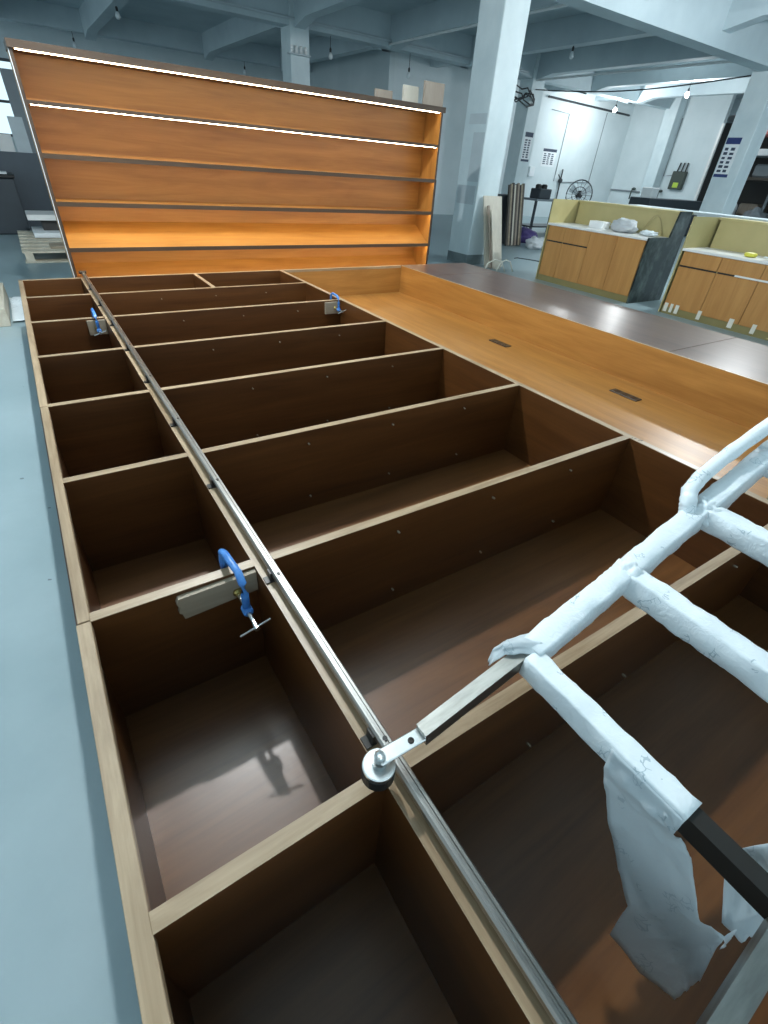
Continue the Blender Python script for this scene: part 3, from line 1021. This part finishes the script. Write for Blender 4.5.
# bench, machine and bags behind the farther counter
wbn = thing('work_bench', 'dark work bench behind the farther reception counter', 'bench', (13.6, 12.0, FL))
box('bench_top', 'midgrey', wbn, 12.9, 14.6, 11.6, 12.4, FL + 0.88, FL + 0.93)
for x in (12.95, 14.5):
    for y in (11.65, 12.32):
        box('leg', 'darkgrey', wbn, x, x + 0.06, y, y + 0.06, FL, FL + 0.88)
box('lower_shelf', 'darkgrey', wbn, 12.9, 14.6, 11.65, 12.35, FL + 0.2, FL + 0.24)
mc = thing('bench_machine', 'dark small machine standing on the work bench', 'machine', (13.4, 11.9, FL + 0.93))
box('housing', 'darkgrey', mc, 13.15, 13.65, 11.75, 12.15, FL + 0.9305, FL + 1.18, 0.02)
for x in (13.25, 13.5):
    obj('motor_cap', lathe(new_bm(), (x, 11.95, FL + 1.18), (0, 0, 1), [(0, 0.09), (0.08, 0.09), (0.11, 0.05)], 14), 'black', mc)
for i, (x, y, r, m, lab) in enumerate(((11.6, 11.3, 0.36, 'darkgrey', 'black sack on the floor behind the farther counter'), (11.3, 10.35, 0.34, 'purple', 'dark purple sack in front of the black sack'),
                                       (10.6, 9.25, 0.26, 'greybag', 'pale blue-white plastic sack near the striped slats'), (12.35, 12.1, 0.36, 'greybag', 'grey sack heaped on the pile under the bench'))):
    crumple('sack', (x, y, FL + r * 0.42), r, (1.1, 1.0, 0.56), i * 2.7 + 1, m, lab, 'sack', 'sacks behind the counter')
tag(obj('floor_cable', tube(new_bm(), [(8.7 + 0.35 * k / 3, 8.1 - 0.16 * k + 0.2 * math.sin(k * 1.3), FL + 0.008) for k in range(8)], 0.008, 6), 'wire'), 'black cable curling on the floor beside the leaning boards', 'cable')

# pedestal fan
fan = thing('pedestal_fan', 'round wire-guard fan standing behind the farther reception counter', 'fan', (11.5, 9.05, FL))
fc = Vector((11.5, 9.05, 0.72))
fd = Vector((-0.80, -0.60, 0.0))
_, fs_, ft_ = frame_of((0, 0, 0), fd)


def circ(c, r, n=28):
    return [c + (fs_ * math.cos(2 * math.pi * k / n) + ft_ * math.sin(2 * math.pi * k / n)) * r for k in range(n)]


bm = new_bm()
for c, r in ((fc, 0.30), (fc + fd * 0.08, 0.29), (fc + fd * 0.10, 0.16)):
    tube(bm, circ(c, r), 0.009, 6, closed=True)
for k in range(16):
    a = 2 * math.pi * k / 16
    dirv = fs_ * math.cos(a) + ft_ * math.sin(a)
    tube(bm, [fc + fd * 0.11, fc + fd * 0.10 + dirv * 0.16, fc + dirv * 0.30], 0.004, 5)
obj('wire_guard', bm, 'darkgrey', fan)
obj('motor', lathe(new_bm(), fc - fd * 0.16, fd, [(0, 0.05), (0.05, 0.085), (0.15, 0.085), (0.17, 0.04)], 16), 'black', fan, smooth=False)
obj('hub', lathe(new_bm(), fc + fd * 0.03, fd, [(0, 0.05), (0.07, 0.05), (0.085, 0.02)], 16), 'black', fan)
for k in range(3):
    a = 2 * math.pi * k / 3 + 0.4
    dv = fs_ * math.cos(a) + ft_ * math.sin(a)
    pv = fs_ * -math.sin(a) + ft_ * math.cos(a)
    bm = new_bm()
    pts = []
    for r, w, tw in ((0.04, 0.03, 0.02), (0.14, 0.09, 0.02), (0.26, 0.11, 0.012)):
        pts.append((fc + dv * r + pv * w + fd * (0.03 + tw), fc + dv * r - pv * w * 0.5 + fd * (0.03 - tw)))
    vs = [[bm.verts.new(p) for p in pr] for pr in pts]
    for A, B in zip(vs, vs[1:]):
        bm.faces.new((A[0], A[1], B[1], B[0]))
    o = obj('blade', bm, 'pipe', fan)
    o.modifiers.new('thickness', 'SOLIDIFY').thickness = 0.004
obj('stem', tube(new_bm(), [(11.5 + 0.1, 9.05 + 0.07, FL + 0.04), (11.5 + 0.1, 9.05 + 0.07, 0.70)], 0.02, 10), 'darkgrey', fan)
obj('base', lathe(new_bm(), (11.6, 9.12, FL), (0, 0, 1), [(0, 0.22), (0.03, 0.22), (0.05, 0.06)], 20), 'darkgrey', fan)

# ------------------------------------------------------------------ walls: notices, pipes, switch box


def notice(label, org, u, v, w, h, nrm, header, cols, rows, foot=False):
    """paper notice: org = lower left corner, u right, v up; header bar and rows of small printed signs"""
    u, v, nrm = Vector(u), Vector(v), Vector(nrm)
    org = Vector(org)
    t = thing('notice', label, 'notice', org)
    def q(name, mat, a0, a1, b0, b1, d0, d1):
        bm = new_bm()
        vs = [bm.verts.new(org + u * (w * a) + v * (h * b) + nrm * d) for d in (d0, d1) for a, b in ((a0, b0), (a1, b0), (a1, b1), (a0, b1))]
        for f in ((0, 1, 2, 3), (4, 5, 6, 7), (0, 1, 5, 4), (1, 2, 6, 5), (2, 3, 7, 6), (3, 0, 4, 7)):
            bm.faces.new([vs[i] for i in f])
        return obj(name, bm, mat, t)
    q('sheet', 'palepaper', 0, 1, 0, 1, 0.001, 0.006)
    q('header', header, 0, 1, 0.84, 1, 0.006, 0.008)
    if foot:
        q('footer', header, 0, 1, 0, 0.08, 0.006, 0.008)
    random.seed(len(label))
    for c in range(cols):
        a0 = 0.10 + 0.84 * c / cols
        for r in range(rows):
            b0 = 0.13 + 0.66 * r / rows
            q('printed_sign', 'ink', a0, a0 + 0.55 / cols * random.uniform(0.8, 1.1), b0, b0 + 0.42 / rows * random.uniform(0.8, 1.1), 0.006, 0.0075)
    return t


notice('white notice with a blue heading and two columns of signs, on the right column', (15.72, 8.24, 1.31), (0, -1, 0), (0, 0, 1), 0.36, 0.82, (-1, 0, 0), 'navy', 2, 6, True)
notice('narrow white notice with a dark heading on the far column', (15.83, 15.4, 1.43), (1, 0, 0), (0, 0, 1), 0.40, 0.84, (0, -1, 0), 'ink', 2, 8, True)
notice('wide white paper notice pinned on the far white wall', (19.22, 17.5, 1.39), (1, 0, 0), (0, 0, 1), 0.84, 0.61, (0, -1, 0), 'ink', 3, 6)


def pipe(name, pts, r, mat, label, cat='pipe', group=None):
    return tag(obj(name, tube(new_bm(), pts, r, 8), mat), label, cat, group)


pipe('wall_pipe', [(18.8, 17.42, 3.60), (24.2, 17.42, 3.50)], 0.035, 'wire', 'long dark pipe running high along the far white wall')
pipe('wall_conduit', [(19.2, 17.47, 3.25), (20.3, 17.47, 3.2), (20.25, 17.47, 0.9)], 0.014, 'midgrey', 'thin conduit bent round above the paper notice', 'conduit', 'conduits on the far wall')
pipe('wall_conduit', [(22.7, 17.47, 3.45), (22.65, 17.47, 0.95), (20.6, 17.47, 0.88)], 0.016, 'midgrey', 'thin conduit dropping down the far wall above the fan', 'conduit', 'conduits on the far wall')
vlv = thing('valve_pipe', 'dark valve with handles on the far white wall', 'valve', (20.6, 17.4, 0.6))
obj('riser', tube(new_bm(), [(20.6, 17.40, 0.25), (20.6, 17.40, 1.35)], 0.03, 8), 'wire', vlv)
obj('valve_body', lathe(new_bm(), (20.6, 17.40, 0.86), (0, 0, 1), [(0, 0.05), (0.05, 0.09), (0.12, 0.09), (0.16, 0.05)], 12), 'wire', vlv)
obj('lever', tube(new_bm(), [(20.6, 17.40, 0.98), (20.35, 17.36, 1.15)], 0.02, 6), 'wire', vlv)
meter = box('meter_box', 'palepaper', None, 18.55, 18.85, 17.40, 17.5, 1.0, 1.35, 0.01)
tag(meter, 'small white meter box on the far wall left of the notice', 'box')
sw = thing('switch_box', 'dark green switch box with a lime sticker on the right white wall', 'switch box', (24.4, 14.2, 0.95))
box('housing', 'boxgreen', sw, 24.33, 24.499, 13.95, 14.55, 0.95, 1.60, 0.02)
box('sticker', 'lime', sw, 24.325, 24.331, 14.12, 14.36, 1.02, 1.2)
for k in range(3):
    obj('lead', tube(new_bm(), [(24.42, 14.05 + 0.18 * k, 1.58), (24.44, 14.05 + 0.16 * k, 1.9)], 0.03, 6), 'wire', sw)
pipe('wall_conduit', [(24.46, 14.6, 1.45), (24.46, 15.0, 1.40), (24.46, 15.0, 3.4)], 0.016, 'midgrey', 'thin conduit on the right white wall beside the switch box', 'conduit', 'conduits on the far wall')
pipe('wall_pipe', [(24.44, 15.8, 0.75), (24.44, 17.45, 0.75)], 0.03, 'midgrey', 'low grey pipe along the right white wall')
for y, lab in ((16.2, 'dark tap on the right wall beside the half column'), (14.85, 'dark tap cluster between half column and switch box')):
    tp = thing('tap', lab, 'tap', (24.4, y, 0.75), 'taps on the right wall')
    obj('tap_body', lathe(new_bm(), (24.47, y, 0.85), (-1, 0, 0), [(0, 0.05), (0.12, 0.06), (0.2, 0.03)], 10), 'boxgreen', tp)
    obj('spout', tube(new_bm(), [(24.33, y, 0.87), (24.25, y, 0.78), (24.25, y, 0.45)], 0.03, 8), 'boxgreen', tp)
tag(box('dark_machine', 'darkgrey', None, 18.0, 21.5, 11.2, 12.0, FL, FL + 1.12, 0.02), 'long dark machine behind the reception counters', 'machine')
tag(box('white_crate', 'whiteplastic', None, 18.0, 18.4, 11.25, 11.65, FL + 1.1205, FL + 1.42, 0.02), 'white crate on the long dark machine', 'crate')
# overhead cable from the far column to the right column
pts = []
for k in range(25):
    f = k / 24
    pts.append((15.9 + (15.9 - 15.9) * f, 15.38 - 7.09 * f, 3.40 - 0.06 * f - 0.16 * math.sin(math.pi * f)))
pipe('overhead_cable', pts, 0.016, 'wire', 'sagging black cable strung between the far and right columns', 'cable')
tg = thing('cable_tangle', 'tangle of black cables at the top of the far column', 'cables', (15.3, 15.3, 3.1))
for i in range(6):
    random.seed(40 + i)
    pts = [(14.6 + 0.24 * k + random.uniform(-.1, .1), 15.2 + random.uniform(-.1, .1), 3.25 - 0.20 * math.sin(k * 0.9 + i) * random.uniform(.3, 1.2) - 0.1 * (i % 3)) for k in range(6)]
    pts[-1] = (15.95, 15.395, 3.15 - 0.03 * i)
    obj('cable', tube(new_bm(), pts, 0.02, 8), 'wire', tg)
pipe('ceiling_pipe', [(-2, 15.38, 3.78), (15.4, 15.38, 3.78)], 0.03, 'pipe', 'pale pipe along the second ceiling girder')
pipe('ceiling_pipe', [(9.90, 8.2, 3.70), (9.90, 15.4, 3.70)], 0.025, 'whiteplastic', 'white conduit along the beam left of the bulb by the big column', 'pipe')
pipe('ceiling_pipe', [(15.78, 8.2, 3.62), (15.78, 15.3, 3.62)], 0.03, 'whiteplastic', 'white pipe along the beam between the far and right columns', 'pipe')

# ------------------------------------------------------------------ storage bay behind the right column
stg = thing('storage_rack', 'tall storage rack in the dark bay behind the right column', 'rack', (27.5, 9, FL))
for y in (5.5, 8.5, 11.5, 13.4):
    for x in (27.0, 28.4):
        box('post', 'midgrey', stg, x - 0.05, x + 0.05, y - 0.05, y + 0.05, FL, 3.6)
for z in (0.1, 1.5, 2.35, 3.05):
    box('rack_shelf', 'red' if z > 3 else ('palepaper' if z > 2 else 'storebrown'), stg, 26.9, 28.5, 5.4, 13.5, z, z + (0.22 if z > 2 else 0.1))
random.seed(7)
stn = 0
for z in (0.2, 1.6):
    for y in (6.0, 7.1, 8.9, 10.0, 10.9, 12.2):
        h = random.uniform(0.45, 0.7)
        m = random.choice(['storebrown', 'midgrey', 'storedark', 'greyboard'])
        b = box('stored_bundle', m, None, 27.1, 28.2, y - 0.4, y + 0.4, z + 0.0005, z + h, 0.06)
        nth = ['sixth', 'fifth', 'fourth', 'third', 'second', 'first'][[6.0, 7.1, 8.9, 10.0, 10.9, 12.2].index(y)]
        tag(b, 'wrapped bundle, ' + nth + ' from the left on the ' + ('lower' if z < 1 else 'middle') + ' rack shelf', 'bundle', 'bundles on the ' + ('lower' if z < 1 else 'middle') + ' rack shelf')
tag(obj('white_post', bx(new_bm(), 24.42, 24.5, 13.15, 13.25, FL, 3.2), 'whitetop'), 'white slim post at the edge of the store opening', 'post')
for k, (y, z, m, lab) in enumerate(((12.6, 0.2, 'greybag', 'pale sack by the store opening'), (11.2, 0.05, 'midgrey', 'grey sack behind the right column'), (9.6, 0.1, 'whiteplastic', 'white sack at the right edge of the storage bay'))):
    crumple('sack', (25.8, y, FL + 0.35 + z), 0.6, (0.8, 0.9, (0.35 + z) / 0.45), 11 + k, m, lab, 'sack', 'sacks in the storage bay')
ft = thing('strip_lamp', 'glowing strip lamp high in the storage bay', 'lamp', (26.6, 13.2, 3.2))
box('lamp_body', 'whiteplastic', ft, 26.5, 26.6, 12.6, 13.7, 3.30, 3.36)
box('lamp_tube', 'tube', ft, 26.52, 26.58, 12.62, 13.68, 3.26, 3.30)
box('hanger', 'wire', ft, 26.54, 26.56, 13.1, 13.12, 3.36, 4.3)

# ------------------------------------------------------------------ left rear: partition, cabinet, pallet
tag(box('partition_panel', 'slate', None, -3.0, 1.6, 12.6, 12.7, FL, 0.755, 0.005), 'long dark blue-grey partition at the far left', 'partition')
cab = thing('black_cabinet', 'glossy black cabinet in front of the grey partition', 'cabinet', (-0.9, 12.1, FL))
box('carcass', 'darkgrey', cab, -2.2, 0.08, 11.9, 12.55, FL, 0.40, 0.02)
box('lid', 'black', cab, -2.25, 0.10, 11.85, 12.58, 0.40, 0.45, 0.01)
box('papers', 'palepaper', cab, -1.2, 0.0, 12.0, 12.4, 0.4505, 0.475)
gp = tag(obj('glass_panel', slab((0.95, 14.0, FL + 0.02), (0.95, 14.9, 2.05), (1, 0, 0.0), 1.0, 0.03), 'midgrey'), 'grey panel leaning near the far window', 'panel')
for k, (x, zt, m) in enumerate(((0.15, 1.0, 'whitetop'), (0.42, 1.28, 'pipe'))):
    tag(obj('leaning_sheet', slab((x, 13.2, FL + 0.02), (x, 13.7, zt), (1, 0, 0), 0.24, 0.03), m), ('lower white' if k == 0 else 'higher pale grey') + ' sheet leaning behind the dark partition', 'sheet', 'sheets by the window')
pal = thing('pallet', 'pale wooden pallet on the floor left of the lit shelving', 'pallet', (0.45, 10.0, FL))
for k in range(7):
    y = 9.0 + 0.33 * k
    box('deck_board', 'palletwood', pal, -0.12, 1.05, y, y + 0.22, FL + 0.125, FL + 0.147)
    if k in (0, 3, 6):
        box('bottom_board', 'palletwood', pal, -0.12, 1.05, y, y + 0.2, FL, FL + 0.02)
for x in (-0.10, 0.42, 0.93):
    box('stringer', 'palletwood', pal, x, x + 0.1, 9.0, 11.2, FL + 0.02, FL + 0.125)
P0 = FL + 0.1475
for k, (x0, x1, y0, y1, z0, z1, m, lab) in enumerate(((0.10, 1.0, 10.3, 11.1, P0, P0 + 0.07, 'palepaper', 'pale board pack lying on the pallet'),
                                                      (0.26, 1.0, 10.6, 11.1, P0 + 0.0705, P0 + 0.22, 'storedark', 'dark box stacked on the pale board pack'),
                                                      (0.08, 1.0, 10.5, 11.15, P0 + 0.2205, P0 + 0.30, 'whitetop', 'white board on top of the stack on the pallet'),
                                                      (0.24, 0.8, 9.2, 9.6, P0, P0 + 0.03, 'scrapboard', 'thin offcut lying at the near end of the pallet'))):
    tag(box('board_pack', m, None, x0, x1, y0, y1, z0, z1, 0.006), lab, 'pack', 'stack on the pallet')
# board end and film scrap on the floor at the left edge
tag(box('floor_plank', 'palletwood', None, -0.62, -0.36, 5.75, 6.9, FL, FL + 0.16, 0.004), 'tan timber lying on the floor at the left edge', 'timber')
bm = new_bm()
g = [[bm.verts.new((-0.34 + 0.18 * i / 8, 5.85 + 0.75 * j / 10, FL + 0.02 + 0.016 * noise.noise(Vector((i * 0.6, j * 0.5, 8))) + (0.05 if j == 10 else 0))) for j in range(11)] for i in range(9)]
for i in range(8):
    for j in range(10):
        bm.faces.new((g[i][j], g[i + 1][j], g[i + 1][j + 1], g[i][j + 1]))
o = tag(obj('film_scrap', bm, 'film', smooth=True), 'scrap of white film on the floor beside the tan timber', 'film')
o.modifiers.new('thickness', 'SOLIDIFY').thickness = 0.004

# ------------------------------------------------------------------ hanging bulbs


def bulb(x, y, z, lit, label, top=4.3, watts=BULB_W):
    t = thing('hanging_bulb', label, 'lamp', (x, y, z), 'bulbs hanging from the ceiling')
    obj('cord', tube(new_bm(), [(x, y, z + 0.16), (x, y, top)], 0.007, 6), 'wire', t)
    obj('socket', lathe(new_bm(), (x, y, z + 0.07), (0, 0, 1), [(0, 0.028), (0.07, 0.03), (0.10, 0.012)], 12), 'wire', t)
    obj('glass_bulb', lathe(new_bm(), (x, y, z), (0, 0, 1), [(-0.075, 0.01), (-0.07, 0.03), (-0.045, 0.055), (-0.01, 0.062), (0.03, 0.05), (0.07, 0.028)], 16), 'bulbon' if lit else 'bulboff', t, smooth=True)
    if lit:
        ld = bpy.data.lights.new('bulb_light', 'POINT')
        ld.energy = watts
        ld.color = (0.93, 0.98, 1.0)
        ld.shadow_soft_size = 0.05
        lo = bpy.data.objects.new('bulb_light', ld)
        COL.objects.link(lo)
        lo.parent = t
        lo.location = (0, 0, -0.16)
    return t


bulb(0.72, 3.50, 3.50, True, 'lit bulb hanging above the lying bookcase', 3.76, KEY_W)
bulb(20.75, 15.65, 3.33, True, 'lit bulb left of the two glowing near the far wall', 3.66, BULB_W * 0.5)
bulb(18.95, 11.74, 3.43, True, 'lit bulb right of the two glowing over the counters', 3.76, BULB_W * 0.5)
bulb(10.10, 3.60, 3.43, True, 'lit bulb under the beam above the right-hand reception counter', 3.76, BULB_W * 1.3)
for x, y, z, top, lab in ((3.45, 18.06, 3.60, 3.76, 'unlit bulb at the top left above the lit shelving'),
                          (2.98, 23.30, 3.47, 3.78, 'unlit bulb just peeking over the left end of the lit shelving'),
                          (13.05, 11.60, 3.59, 3.76, 'unlit bulb hanging right of the big column'),
                          (10.80, 15.65, 3.19, 3.66, 'unlit bulb hanging left of the big column'),
                          (8.20, 15.65, 3.27, 3.66, 'unlit bulb right of the distant column'),
                          (8.59, 23.30, 3.48, 3.78, 'unlit bulb left of the distant column')):
    bulb(x, y, z, False, lab, top)
